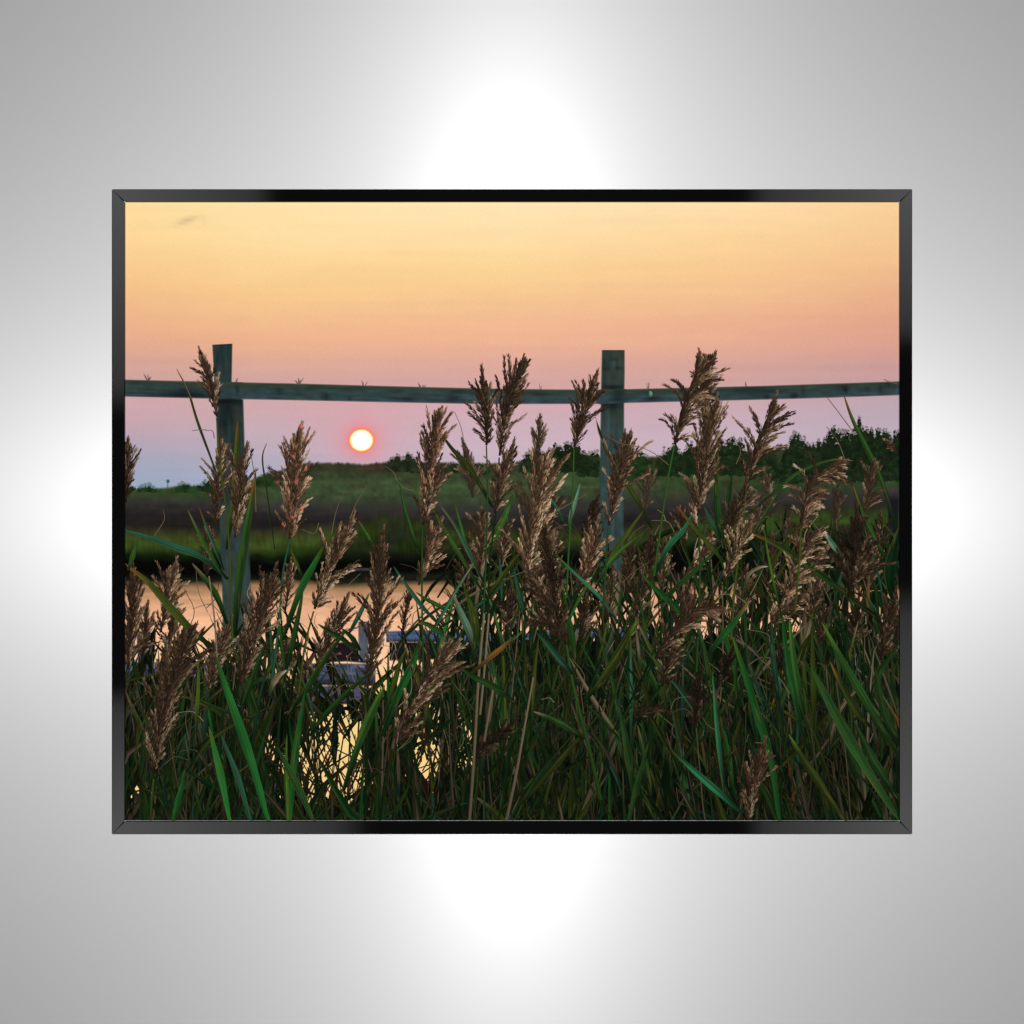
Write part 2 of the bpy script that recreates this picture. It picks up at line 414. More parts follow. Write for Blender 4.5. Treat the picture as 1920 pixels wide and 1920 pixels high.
timber('dock_plank', [(232, 1241), (350, 1243), (470, 1246)], [(232, 1284), (350, 1286), (470, 1288)], plank_col((64, 74, 98), (116, 132, 162)), .60, 60, label='blue grey plank of the landing stage at the left edge')
timber('dock_plank', [(556, 1244), (640, 1244.5), (704, 1245)], [(556, 1284), (640, 1285), (704, 1286)], plank_col((60, 67, 88), (126, 140, 168)), .61, 40, label='pale blue grey plank end of the landing stage')
timber('dock_plank', [(560, 1286), (640, 1287), (700, 1290)], [(560, 1318), (640, 1320), (700, 1324)], plank_col((70, 66, 84), (84, 82, 100)), .62, 40)
timber('dock_plank', [(612, 1207), (650, 1204), (690, 1206)], [(608, 1242), (650, 1240), (690, 1244)], lambda u, t, x, y: mul((30, 22, 26), 1 + .3 * nz(x / 9, y / 4, 1)), .63, 20, label='dark upright board of the landing stage')
timber('dock_plank', [(724, 1184), (790, 1182), (880, 1186), (960, 1190), (1080, 1178), (1230, 1180)], [(724, 1204), (790, 1204), (880, 1206), (960, 1210), (1080, 1196), (1230, 1200)], plank_col((66, 82, 112), (96, 118, 150)), .64, 60)
timber('dock_plank', [(730, 1204), (800, 1205), (880, 1207)], [(730, 1238), (800, 1236), (880, 1238)], lambda u, t, x, y: mul((24, 20, 26), 1 + .3 * nz(x / 9, y / 4, 1)), .65, 20)
timber('dock_plank', [(760, 1262), (840, 1260), (880, 1262)], [(760, 1290), (840, 1290), (880, 1292)], plank_col((74, 84, 112), (110, 130, 166)), .66, 30)
timber('dock_post', [(672, 1166), (672, 1200), (674, 1240)], [(691, 1165), (690, 1200), (692, 1240)], lambda u, t, x, y: mul((76, 82, 94), 1 + .2 * nz(x / 4, y / 20, 1)), .67, 20, label='grey post of the landing stage in front of the water')
timber('dock_post', [(824, 1240), (824, 1400), (826, 1545)], [(857, 1240), (858, 1400), (858, 1545)], lambda u, t, x, y: mul((50, 52, 70), 1 + .25 * nz(x / 5, y / 40, 1)), .68, 40, label='dark blue grey post standing in bright water')
timber('dock_post', [(1664, 918), (1665, 950), (1668, 1000)], [(1684, 914), (1684, 950), (1684, 1000)], lambda u, t, x, y: mul(mix((62, 54, 56), (24, 24, 34), sstep(0, .4, t)), 1 + .2 * nz(x / 4, y / 20, 1)), .68, 14, label='dark post stub at the right edge of the print')
timber('dock_post', [(256, 1190), (258, 1230), (258, 1284)], [(286, 1186), (288, 1230), (288, 1284)], lambda u, t, x, y: mul((60, 62, 78), 1 + .2 * nz(x / 4, y / 20, 1)), .68, 14)

# ------------------------------------------------------------------ reeds
def curve(pts, n):
    """Catmull-Rom through pts, n+1 samples."""
    p = [(2 * pts[0][0] - pts[1][0], 2 * pts[0][1] - pts[1][1])] + list(pts) + [(2 * pts[-1][0] - pts[-2][0], 2 * pts[-1][1] - pts[-2][1])]
    out = []
    segs = len(pts) - 1
    for i in range(n + 1):
        f = i / n * segs; s = min(int(f), segs - 1); t = f - s
        a, b_, c, d = p[s], p[s + 1], p[s + 2], p[s + 3]
        out.append(tuple(.5 * (2 * b_[q] + (c[q] - a[q]) * t + (2 * a[q] - 5 * b_[q] + 4 * c[q] - d[q]) * t * t + (3 * b_[q] - a[q] - 3 * c[q] + d[q]) * t ** 3) for q in (0, 1)))
    return out
def leaf(k, pts, w, col, z, tip=None, n=12, edge=None, taper=.62, rnd=None):
    """Blade from tip (pts[0]) to base: two halves either side of the midrib."""
    r = rnd or R
    c = curve(pts, n); prev = None; lit = r.choice((-1, 1)); a1 = r.uniform(.74, .9); a2 = r.uniform(.98, 1.1); ph = r.uniform(0, 50)
    us = (1, .78, .5, .14, 0, -.14, -.45, -.76, -1) if w > 9 else (1, .4, 0, -.4, -1)
    vfs = [r.uniform(.84, 1.12) for _ in us]; vfs[len(us) // 2] = 1.16; vfs[0] *= .9
    for i, (x, y) in enumerate(c):
        t = i / n
        q = c[min(i + 1, n)]; p = c[max(i - 1, 0)]; dx, dy = q[0] - p[0], q[1] - p[1]; l = math.hypot(dx, dy) or 1
        nx, ny = -dy / l, dx / l
        ww = w * .5 * min(1, (t / .55)) ** taper * (1 - .3 * sstep(.55, .8, t)) * (1 - .45 * sstep(.8, 1, t)) * (1 + .06 * nz(t * 6, ph, 0)) + .35
        cc = mul(col, 1 + .14 * nz(t * 5, ph, 2) + .05 * nz(t * 30, ph, 3))
        if tip: cc = mix(tip, cc, sstep(.04, .34, t))
        if pts[-1][1] < 1530: cc = mix(cc, (10, 22, 12), .8 * sstep(.55, 1, t))
        row = []
        for u, vf in zip(us, vfs):
            cl = mul(cc, vf * ((a1 if lit > 0 else a2) if u > .05 else (a2 if lit > 0 else a1)) * (1 + .05 * nz(t * 14, u * 9, ph)))
            cl = mix(cl, (104, 84, 46), clamp((nz(t * 7, u * 2.2, ph + 9) - .28) * 1.6, 0, .6))
            if edge and u > .8: cl = mix(cl, edge, .5)
            row.append(k.vert(x + nx * ww * u, y + ny * ww * u, z, cl))
        if prev:
            for m in range(len(row) - 1): k.face(prev[m], row[m], row[m + 1], prev[m + 1])
        prev = row
def line(k, pts, w0, w1, c0, c1, z, n=14):
    c = curve(pts, n); prev = None
    for i, (x, y) in enumerate(c):
        t = i / n; q = c[min(i + 1, n)]; p = c[max(i - 1, 0)]; dx, dy = q[0] - p[0], q[1] - p[1]; l = math.hypot(dx, dy) or 1
        nx, ny = -dy / l, dx / l; w = (w0 + (w1 - w0) * t) * .5; cc = mix(c0, c1, t)
        row = [k.vert(x + nx * w, y + ny * w, z, mul(cc, .72)), k.vert(x - nx * w * .2, y - ny * w * .2, z, mul(cc, 1.18)), k.vert(x - nx * w, y - ny * w, z, mul(cc, .95))]
        if prev:
            for m in range(2): k.face(prev[m], row[m], row[m + 1], prev[m + 1])
        prev = row
DKB, MDB, LTB, HIB = (43, 32, 24), (92, 69, 50), (158, 127, 97), (220, 193, 160)
def spikelet(k, x, y, ux, uy, l, w, c0, c1, z):
    nx, ny = -uy * w * .5, ux * w * .5
    i = [k.vert(x, y, z, c0), k.vert(x + ux * l * .4 + nx, y + uy * l * .4 + ny, z, mix(c0, c1, .35)), k.vert(x + ux * l, y + uy * l, z, c1), k.vert(x + ux * l * .4 - nx, y + uy * l * .4 - ny, z, mix(c0, c1, .75))]
    k.face(*i)
def plume(pts, w, z, tone=1.0, pale=.3, droop=0.0, pink=0.0, dens=1.0, side=0.0, haze=None, seed=0, fill=.3, spread=1.0):
    """Feathery seed head, tip to base: a dense pointed leader and feathers leaning up the axis, each strung with spikelets."""
    k = Ink(); r = random.Random(seed * 131 + 7)
    n = 40; c = curve(pts, n)
    length = sum(math.dist(c[i], c[i + 1]) for i in range(n))
    def at(t):
        f = clamp(t, 0, 1) * n; i = min(int(f), n - 1); u = f - i
        x = c[i][0] + (c[i + 1][0] - c[i][0]) * u; y = c[i][1] + (c[i + 1][1] - c[i][1]) * u
        dx, dy = c[i][0] - c[i + 1][0], c[i][1] - c[i + 1][1]; l = math.hypot(dx, dy) or 1
        return x, y, dx / l, dy / l
    def prof(t):
        return (t / .62) ** 1.3 if t < .62 else 1 - .7 * ((t - .62) / .38) ** 1.4
    def tint(cc, x, y):
        cc = mul(cc, tone)
        if pink: cc = mix(cc, (232, 128, 108), clamp(pink * (nz(x / 8, y / 8, 4) - .22) * 3.2, 0, .8))
        if haze: cc = mix(cc, haze[0], haze[1])
        return cc
    def spray(px, py, ang, L_, wf, lit, bend, zz, dn=1.0):
        """One feather: dark stalk and fine overlapping strands, pointed end, paler on its outer edge and tip."""
        m = max(6, int(L_ / 1.15 * dens * dn)); pts_ = [(px, py, ang)]; st = L_ / 10
        for s_ in range(10):
            ang += bend * .1 * (.4 + s_ / 10) + r.uniform(-.04, .04)
            px += math.cos(ang) * st; py += math.sin(ang) * st; pts_.append((px, py, ang))
        for s_ in range(10):
            (ax, ay, an), (bx, by, bn) = pts_[s_], pts_[s_ + 1]; h0 = (1 - s_ / 10) * wf * .16 + .25; h1 = (1 - (s_ + 1) / 10) * wf * .16 + .25
            n0, n1 = (-math.sin(an), math.cos(an)), (-math.sin(bn), math.cos(bn))
            cc = tint(mul(mix(DKB, MDB, s_ / 16), .9), ax, ay); i = [k.vert(ax + n0[0] * h0, ay + n0[1] * h0, zz, cc), k.vert(bx + n1[0] * h1, by + n1[1] * h1, zz, cc), k.vert(bx - n1[0] * h1, by - n1[1] * h1, zz, cc), k.vert(ax - n0[0] * h0, ay - n0[1] * h0, zz, cc)]; k.face(*i)
        ph = r.uniform(0, 90)
        for _ in range(m):
            f = r.random() ** .9 * 9.6; i = min(int(f), 9); u = f - i
            x = pts_[i][0] + (pts_[i + 1][0] - pts_[i][0]) * u; y = pts_[i][1] + (pts_[i + 1][1] - pts_[i][1]) * u; an = pts_[i][2]
            f /= 10; ws = wf * .5 * (1 - f) ** .8; off = r.uniform(-1, 1)
            ox, oy = -math.sin(an) * off, math.cos(an) * off
            x += ox * ws; y += oy * ws
            da = an + off * .2 + r.uniform(-.22, .22)
            lv = lit * (.08 + .38 * max(0, ox + .35 * oy) + .55 * f * f + .3 * max(0, nz(x / 5, y / 5, ph))) * (.66 + 1.35 * pale) + r.uniform(-.25, .25)
            c0 = mix(mul(DKB, .85), MDB, clamp(lv * 1.4, 0, 1))
            c1 = mix(mul(DKB, 1.05), MDB, clamp(lv * 3, 0, 1)) if lv < .33 else mix(MDB, LTB, clamp((lv - .33) * 3, 0, 1)) if lv < .66 else mix(LTB, HIB, clamp((lv - .66) * 2.2, 0, 1))
            l = min(r.uniform(6, 13), (1 - f) * L_ + 5)
            spikelet(k, x, y, math.cos(da), math.sin(da), l, r.uniform(1.05, 2.2), tint(c0, x, y), tint(c1, x, y), zz + .003 + r.random() * .14)
    # dark heart
    prev = None
    for i in range(25):
        t = .01 + .97 * i / 24; x, y, ux, uy = at(t); ww = w * .2 * fill * prof(t) + .9
        row = [k.vert(x - uy * ww * q * r.uniform(.8, 1.2), y + ux * ww * q, z, tint(jit(DKB, .25, r), x, y)) for q in (-1, 0, 1)]
        if prev:
            for m in range(2): k.face(prev[m], row[m], row[m + 1], prev[m + 1])
        prev = row
    # leader: the dense pointed top
    tx, ty = c[0]
    x, y, ux, uy = at(.40)
    mx, my, _, _ = at(.2)
    a0 = math.atan2(my - y, mx - x); a1 = math.atan2(ty - my, tx - mx); da = (a1 - a0 + math.pi) % (2 * math.pi) - math.pi
    spray(x, y, a0 - da * .3, math.dist((x, y), (tx, ty)), clamp(w * .2, 6, 11), .6, da * 1.6, z + .05, 1.5)
    nf = int(length / 4.2 * (.6 + .4 * dens) * (.7 + w / 170)) + 5
    for b_ in range(nf):
        t = .13 + .85 * ((b_ + r.random()) / nf)
        x, y, ux, uy = at(t); sgn = 1 if b_ % 2 else -1
        if side and r.random() < abs(side): sgn = 1 if side > 0 else -1
        top_ = sstep(.25, .62, t)
        a = math.radians(r.uniform(3, 9) + r.uniform(0, 26) * top_) * (spread if t > .3 else 1)
        L_ = min(w * .5 * prof(t) / max(.14, math.sin(a)) * r.uniform(.6, 1.25), length * r.uniform(.2, .34), t * length * (.42 + .34 * top_), max(w * 1.3, 42))
        if r.random() < .26 and t > .38: L_ *= 1.25; a *= 1.6
        lit = r.uniform(.3, 1.4) * (1.2 if sgn > 0 else .85) * (.5 + .85 * t)
        if r.random() < .36: lit *= .2
        elif r.random() < .3: lit *= 1.45
        spray(x, y, math.atan2(uy, ux) + sgn * a, max(L_, 9), clamp(L_ * .2, 3.2, 7.5), lit, sgn * (droop * 1.0 + r.uniform(-.1, .25)) * (.1 + .9 * top_), z + .01 + .05 * r.random())
    return k.build('reed_plume', sheet)

GR = dict(teal=(36, 74, 54), green=(42, 76, 30), olive=(58, 70, 24), dark=(20, 38, 18), lime=(70, 102, 30), mid=(34, 62, 28), dry=(114, 99, 78),
          rust=(112, 74, 34), pale=(92, 128, 104), bright=(32, 92, 38), emer=(34, 88, 58), deep=(12, 28, 14))

# undergrowth: the dark mass low in the picture, open where bright water shows through it
GAPS = [(622, 1398, 72, 72), (575, 1470, 50, 40), (660, 1455, 40, 50), (510, 1400, 12, 30), (530, 1435, 9, 22), (800, 1396, 30, 80), (872, 1390, 18, 80), (800, 1336, 46, 24),
        (250, 1470, 16, 22), (330, 1385, 8, 14), (960, 1310, 7, 10), (765, 1440, 14, 30)]
def in_gap(x, y, s=1.0):
    return any(((x - gx) / (rx * s)) ** 2 + ((y - gy) / (ry * s)) ** 2 < 1 for gx, gy, rx, ry in GAPS)
UNDER = [(235, 1274), (300, 1276), (470, 1270), (520, 1268), (560, 1310), (640, 1322), (720, 1296), (760, 1295), (840, 1296), (900, 1205), (1000, 1200), (1060, 1196), (1200, 1196), (1400, 1188), (1685, 1180)]
k = Ink()
x = 233.0
while x < 1686:
    y = lerp_tab(UNDER, x) + 16 * nz(x / 9, 0, 3) + 10 * nz(x / 2.3, 0, 5)
    while y < 1540:
        w_, h_ = 3, 7
        if not in_gap(x + 2 + 22 * nz(y / 30, x / 14, 1) + 5 * nz(y / 7, x / 5, 2), y + 3 + 20 * nz(x / 9, y / 60, 5), .92):
            sh = .55 + .6 * (nz(x / 30, y / 44, 4) + .4)
            i = [k.vert(xx, yy, .72, mul((10, 17, 10), sh * (1 + .6 * nz(xx / 5, yy / 14, 6)))) for xx, yy in ((x, y), (x + w_, y), (x + w_, y + h_), (x, y + h_))]
            k.face(*i)
        y += h_
    x += 3
k.build('undergrowth', sheet, kind='stuff', label='dark mass of shaded reed stalks low in the picture')

# reed bed: the crowd of leaves and stalks nobody could count
ENV = [(235, 1170), (300, 1170), (400, 1140), (500, 1110), (600, 1160), (650, 1262), (720, 1210), (790, 1110), (860, 1020), (930, 985), (1000, 990), (1100, 1010), (1200, 1000), (1300, 960), (1400, 950), (1500, 950), (1600, 950), (1685, 970)]
bed = Ink(); rb = random.Random(5)
def bed_leaf(tier):
    while True:
        x = rb.uniform(230, 1690)
        e = lerp_tab(ENV, x)
        y = e + (1560 - e) * rb.random() ** (1.0 if tier < 2 else .8)
        if in_gap(x, y + 40, 1.15) and rb.random() < .9: continue
        if 735 < x < 965 and 1090 < y < 1185 and rb.random() < .45: continue
        if 560 < x < 735 and y < 1290 and rb.random() < .5: continue
        break
    lean = rb.gauss(0, .42)
    if x > 1250: lean = rb.gauss(-.18, .42)
    ln = rb.uniform(90, 260); hgt = ln * math.cos(lean); dx = ln * math.sin(lean)
    bx, by = x - dx, y + hgt
    if in_gap((x + bx) / 2, (y + by) / 2, .95) and rb.random() < .85: return
    md = ((x + bx) / 2 - dx * rb.uniform(-.1, .22), (y + by) / 2 + rb.uniform(-10, 6))
    depth = sstep(1080, 1500, y)
    r_ = rb.random()
    if r_ < .38: c = GR['mid']
    elif r_ < .54: c = GR['dark']
    elif r_ < .64: c = GR['teal']
    elif r_ < .78: c = GR['olive']
    elif r_ < .88: c = GR['green']
    elif r_ < .92: c = GR['bright']
    elif r_ < .992: c = GR['dry']
    else: c = GR['rust']
    dim = (.32, .54, .86)[tier] * (1 - .38 * depth) * rb.uniform(.65, 1.2)
    w = (rb.uniform(2.2, 6) if rb.random() < .62 else rb.uniform(5, 11)) * (1 + .3 * depth)
    leaf(bed, [(x, y), md, (bx, by)], w, mul(c, dim), .74 + tier * .55 + rb.random() * .5, tip=mul(rb.choice((GR['dry'], GR['olive'], c)), dim), n=9, rnd=rb)
for tier, cnt in ((0, 900), (1, 1000), (2, 860)):
    for _ in range(cnt): bed_leaf(tier)
for _ in range(620):                       # stalks and dry stems
    x = rb.uniform(236, 1684); e = lerp_tab(ENV, x); y = e + 40 + (1500 - e) * rb.random()
    if in_gap(x, y + 60, 1.1) and rb.random() < .85: continue
    s = rb.gauss(0, .16); ln = rb.uniform(120, 330)
    c = rb.choice((GR['dry'], GR['dry'], GR['olive'], GR['mid'], (70, 52, 38)))
    c = mul(c, rb.uniform(.35, .85) * (1 - .3 * sstep(1150, 1500, y)))
    line(bed, [(x, y), (x - s * ln * .5 + rb.uniform(-6, 6), y + ln * .5), (x - s * ln, y + ln)], rb.uniform(1.2, 2.2), rb.uniform(2, 4), c, mul(c, .8), .76 + rb.random() * 1.6, n=6)
for _ in range(300):                       # hair-thin dry curls
    x = rb.uniform(236, 1684); e = lerp_tab(ENV, x); y = e - 20 + (1480 - e) * rb.random()
    an = rb.uniform(-2.6, -.5); l = rb.uniform(20, 80); b2 = rb.uniform(-.6, .6)
    c = mul(rb.choice((GR['dry'], (150, 130, 104), GR['olive'])), rb.uniform(.45, 1.0) * (1 - .3 * sstep(1150, 1500, y)))
    line(bed, [(x, y), (x + math.cos(an) * l * .5, y + math.sin(an) * l * .5), (x + math.cos(an + b2) * l, y + math.sin(an + b2) * l)], 1.5, .8, c, c, 1.0 + rb.random() * 1.6, n=6)
for gx, gy, rx, ry in GAPS[:8]:            # fine dark stalks standing in the bright gaps
    for _ in range(int(rx * ry / (95 if gx < 700 else 42))):
        x = gx + rb.uniform(-rx, rx); y = gy + rb.uniform(-ry, ry); s = rb.gauss(.15, .6); ln = rb.uniform(40, 130)
        c = mul(rb.choice(((40, 34, 20), (26, 40, 18), (58, 36, 20), (18, 26, 14))), rb.uniform(.5, 1.2))
        line(bed, [(x, y - ln * .5), (x - s * ln * .5, y), (x - s * ln, y + ln * .5)], rb.uniform(1.4, 2.6), rb.uniform(2, 5), c, c, .8 + rb.random() * .7, n=5)
bed.build('reed_bed', sheet, kind='stuff', label='crowd of green reed leaves and stalks filling the foreground')

# --- seed heads:  points tip->base, width, layer, then keywords
BACK, MIDZ, FRONT, NEAR = 2.0, 2.45, 2.8, 3.3
HZ = ((70, 62, 50), .35)
PL = [
 ([(373,652),(386,690),(399,730),(406,784)], 30, FRONT, dict(tone=.92, pale=.28)),
 ([(238,820),(238,880),(236,945)], 34, MIDZ, dict(tone=.8, side=.5, spread=1.5)),
 ([(417,826),(409,890),(404,986)], 34, MIDZ, dict(pale=.35)),
 ([(466,830),(452,880),(446,950),(440,1012)], 50, MIDZ, dict(tone=.95, side=.3)),
 ([(386,983),(392,1020),(385,1082)], 34, BACK, dict(tone=.72)),
 ([(567,792),(556,850),(552,930),(542,1016)], 62, FRONT, dict(pink=.55, pale=.38, tone=1.05)),
 ([(672,960),(640,1020),(612,1080),(588,1146)], 62, FRONT, dict(pale=.34, side=.25)),
 ([(720,985),(712,1070),(706,1170),(688,1300)], 50, NEAR, dict(tone=.86, pale=.2)),
 ([(337,1046),(320,1090),(312,1130),(300,1190)], 46, MIDZ, dict(pale=.36, side=.3)),
 ([(250,1046),(248,1110),(244,1190),(240,1260)], 42, MIDZ, dict(tone=.78)),
 ([(276,1128),(272,1180),(266,1236)], 42, BACK, dict(tone=.8, spread=1.5)),
 ([(368,1165),(338,1230),(308,1320),(286,1460)], 62, NEAR + .3, dict(tone=.78, pale=.22)),
 ([(436,1158),(418,1200),(400,1250),(392,1296)], 48, MIDZ, dict(tone=.85)),
 ([(523,1056),(500,1120),(476,1190),(448,1292)], 66, FRONT, dict(tone=.8, pale=.22)),
 ([(546,1048),(542,1090),(534,1150)], 30, BACK, dict(tone=1.0, pale=.4, dens=.7)),
 ([(652,1112),(636,1160),(612,1210),(588,1268)], 52, MIDZ, dict(tone=.74)),
 ([(578,1240),(570,1290),(580,1330)], 30, BACK, dict(tone=.7, pale=.3)),
 ([(827,763),(816,810),(804,880),(792,992)], 50, FRONT, dict(pink=.4, pale=.24, tone=.92)),
 ([(846,888),(822,906),(804,934),(794,985)], 24, FRONT + .05, dict(pink=.4, pale=.6, fill=.3)),
 ([(830,970),(812,1010),(800,1050),(784,1100)], 52, MIDZ, dict(pink=.25, pale=.3, side=.3)),
 ([(902,684),(908,740),(912,790),(912,838)], 46, MIDZ, dict(tone=.78, pale=.2)),
 ([(987,667),(968,710),(948,770),(936,860)], 58, FRONT, dict(tone=.8, pale=.22, side=.2)),
 ([(966,822),(950,870),(938,910),(926,966)], 62, FRONT, dict(tone=.9, pale=.3)),
 ([(868,822),(876,860),(884,900),(886,935)], 44, BACK, dict(tone=.8, haze=HZ)),
 ([(1013,778),(1010,820),(1004,872)], 36, BACK, dict(tone=.84, haze=((80, 74, 60), .2))),
 ([(1030,842),(1014,900),(1000,980),(984,1104)], 84, FRONT, dict(tone=1.08, pale=.5, side=.15, dens=1.15)),
 ([(1046,1000),(1026,1040),(1004,1110)], 60, MIDZ, dict(tone=.96, pale=.45)),
 ([(1120,692),(1106,740),(1092,780),(1076,842)], 58, MIDZ, dict(tone=.86, pale=.3)),
 ([(1184,806),(1172,850),(1156,910),(1140,990)], 56, FRONT, dict(pale=.3, tone=.92)),
 ([(1122,928),(1108,970),(1090,1012)], 30, BACK, dict(tone=.62, pale=.15)),
 ([(1122,966),(1114,1010),(1100,1060),(1084,1106)], 72, MIDZ, dict(pale=.42, tone=1.0)),
 ([(905,952),(904,1000),(898,1076)], 54, MIDZ, dict(tone=.88, pale=.34)),
 ([(950,960),(946,1010),(940,1060)], 44, BACK, dict(tone=.85)),
 ([(1017,985),(1028,1040),(1038,1090),(1046,1190)], 36, NEAR, dict(tone=.58, pale=.12)),
 ([(982,1074),(1012,1110),(1040,1150),(1062,1212)], 60, NEAR - .1, dict(tone=.78, pale=.24)),
 ([(770,1110),(762,1140),(752,1200)], 30, BACK, dict(tone=.72, dens=.6, spread=1.4)),
 ([(862,1202),(828,1236),(790,1290),(738,1404)], 74, NEAR + .2, dict(tone=.92, pale=.34, side=.5)),
 ([(985,1172),(1004,1166),(1030,1172),(1048,1196)], 36, MIDZ, dict(tone=.8, droop=.8, side=.7)),
 ([(972,1350),(940,1376),(908,1402),(884,1430)], 40, MIDZ, dict(tone=.5, pale=.12)),
 ([(1312,655),(1306,700),(1284,760),(1264,838)], 66, FRONT, dict(tone=.9, pale=.32, side=.65, droop=1.1)),
 ([(1343,660),(1324,690),(1320,740),(1330,800)], 60, MIDZ, dict(tone=.86, pale=.26, side=.3, droop=.7)),
 ([(1350,740),(1332,800),(1318,880),(1310,968)], 68, FRONT, dict(tone=.92, pale=.36)),
 ([(1300,930),(1300,970),(1310,1010)], 44, BACK, dict(tone=1.0, pale=.5)),
 ([(1457,735),(1440,785),(1418,840),(1398,908)], 68, FRONT, dict(tone=.9, pale=.3, side=.55, droop=.5)),
 ([(1402,895),(1394,930),(1376,970),(1354,1012)], 42, FRONT, dict(tone=.78, pale=.2)),
 ([(1217,875),(1214,910),(1206,965)], 42, BACK, dict(tone=.84, haze=HZ)),
 ([(1592,864),(1556,878),(1516,908),(1502,990)], 66, FRONT, dict(tone=.96, pale=.4, side=.85, droop=1.4)),
 ([(1552,920),(1530,930),(1510,955),(1500,1000)], 50, FRONT - .1, dict(tone=.9, pale=.4, side=.85, droop=1.4)),
 ([(1640,862),(1632,900),(1618,966)], 54, MIDZ, dict(tone=.86, side=.3, haze=((70, 56, 40), .2))),
 ([(1660,826),(1672,836),(1684,850)], 22, MIDZ, dict(pale=.6, dens=.8)),
 ([(1433,884),(1440,920),(1446,972)], 46, BACK, dict(tone=.84, haze=HZ)),
 ([(1412,940),(1420,970),(1424,1010)], 50, BACK, dict(tone=.84, haze=HZ)),
 ([(1572,900),(1570,950),(1566,990)], 34, BACK, dict(tone=.72, haze=HZ)),
 ([(1612,945),(1606,1000),(1598,1060),(1590,1124)], 46, NEAR, dict(tone=.58, pale=.16)),
 ([(1676,1056),(1640,1062),(1610,1078),(1592,1100)], 24, NEAR + .05, dict(tone=.74, pale=.34)),
 ([(1650,1012),(1626,1034),(1602,1070)], 22, NEAR + .05, dict(tone=.6, pale=.2)),
 ([(1560,1036),(1576,1052),(1588,1086)], 18, NEAR + .05, dict(tone=.6, pale=.2)),
 ([(1550,988),(1524,1004),(1500,1040),(1482,1084)], 62, MIDZ + .3, dict(tone=1.0, pale=.46, side=.5, droop=.5)),
 ([(1556,1024),(1526,1046),(1494,1080),(1464,1126)], 74, MIDZ + .2, dict(tone=.92, pale=.4, side=.5, droop=.5)),
 ([(1520,1104),(1490,1130),(1462,1150),(1440,1174)], 60, MIDZ, dict(tone=.9, pale=.4, side=-.3)),
 ([(1412,966),(1394,1000),(1376,1040),(1356,1090)], 62, FRONT, dict(tone=.98, pale=.46, side=.4)),
 ([(1336,1000),(1322,1030),(1296,1060)], 66, MIDZ, dict(tone=1.12, pale=.62, spread=1.4)),
 ([(1330,1040),(1306,1060),(1280,1084)], 60, BACK, dict(tone=1.0, pale=.5, spread=1.5)),
 ([(1272,950),(1276,980),(1286,1020)], 34, BACK, dict(tone=.78)),
 ([(1362,1148),(1320,1140),(1276,1166),(1226,1240)], 70, NEAR - .1, dict(tone=.9, pale=.34, side=.5, droop=.9)),
 ([(1270,1210),(1256,1240),(1240,1290)], 50, MIDZ, dict(tone=.74, pale=.34, droop=.6)),
 ([(1683,1100),(1672,1150),(1660,1190),(1650,1240)], 46, NEAR, dict(tone=.68, pale=.24)),
 ([(1436,1382),(1424,1430),(1408,1480),(1402,1540)], 46, NEAR + .3, dict(tone=.8, pale=.34, haze=((58, 42, 30), .15))),
 ([(1312,1256),(1308,1310),(1302,1372)], 26, NEAR, dict(tone=.5, pale=.1)),
 ([(1258,1338),(1230,1326),(1206,1332),(1188,1350)], 40, MIDZ, dict(tone=.62, pale=.2, droop=.7, side=.6)),
 ([(1376,1216),(1360,1250),(1342,1290)], 34, MIDZ, dict(tone=.42, pale=.06)),
 ([(1466,1210),(1458,1250),(1446,1296)], 30, MIDZ, dict(tone=.5, pale=.1)),
 ([(1180,1010),(1178,1060),(1170,1120)], 44, BACK, dict(tone=.7, pale=.2)),
 ([(1222,1000),(1216,1050),(1206,1110)], 44, BACK, dict(tone=.66, pale=.2)),
 ([(1560,1130),(1546,1170),(1532,1220)], 44, BACK, dict(tone=.66, pale=.2)),
 ([(1100,1100),(1096,1150),(1086,1210)], 46, BACK, dict(tone=.62, pale=.2)),
 ([(1040,920),(1034,960),(1020,1010)], 44, BACK, dict(tone=.8, pale=.3)), ([(1150,1060),(1144,1110),(1136,1170)], 48, BACK, dict(tone=.78, pale=.3)), ([(1206,1060),(1200,1110),(1190,1180)], 44, BACK, dict(tone=.72)),
 ([(1250,1010),(1246,1050),(1240,1110)], 46, BACK, dict(tone=.82, pale=.35)), ([(1290,1090),(1284,1140),(1276,1200)], 44, BACK, dict(tone=.7)), ([(1400,1060),(1392,1110),(1380,1170)], 50, BACK, dict(tone=.8, pale=.35)),
 ([(1450,1000),(1446,1050),(1436,1100)], 46, BACK, dict(tone=.8, pale=.3)), ([(1540,1060),(1530,1110),(1516,1170)], 50, BACK, dict(tone=.84, pale=.35)), ([(1630,1000),(1628,1050),(1620,1110)], 46, BACK, dict(tone=.66)),
 ([(1650,960),(1652,1010),(1648,1060)], 44, BACK, dict(tone=.7)), ([(1610,1120),(1606,1170),(1598,1230)], 44, BACK, dict(tone=.55)), ([(880,1000),(876,1050),(870,1110)], 40, BACK, dict(tone=.72)),
 ([(960,1090),(956,1140),(950,1200)], 40, BACK, dict(tone=.6)), ([(330,1130),(322,1170),(312,1230)], 40, BACK, dict(tone=.8, spread=1.4)), ([(470,1180),(462,1220),(452,1270)], 44, BACK, dict(tone=.8, pale=.4)),
 ([(1480,960),(1476,1000),(1470,1040)], 40, BACK, dict(tone=.8, haze=HZ)), ([(1700,1150),(1680,1190),(1664,1240)], 40, BACK, dict(tone=.6)), ([(540,1200),(534,1240),(524,1290)], 40, BACK, dict(tone=.75, pale=.35)),
]
for i, (pts, w, z, kw) in enumerate(PL):
    plume(pts, w, z, seed=i + 1, **kw)

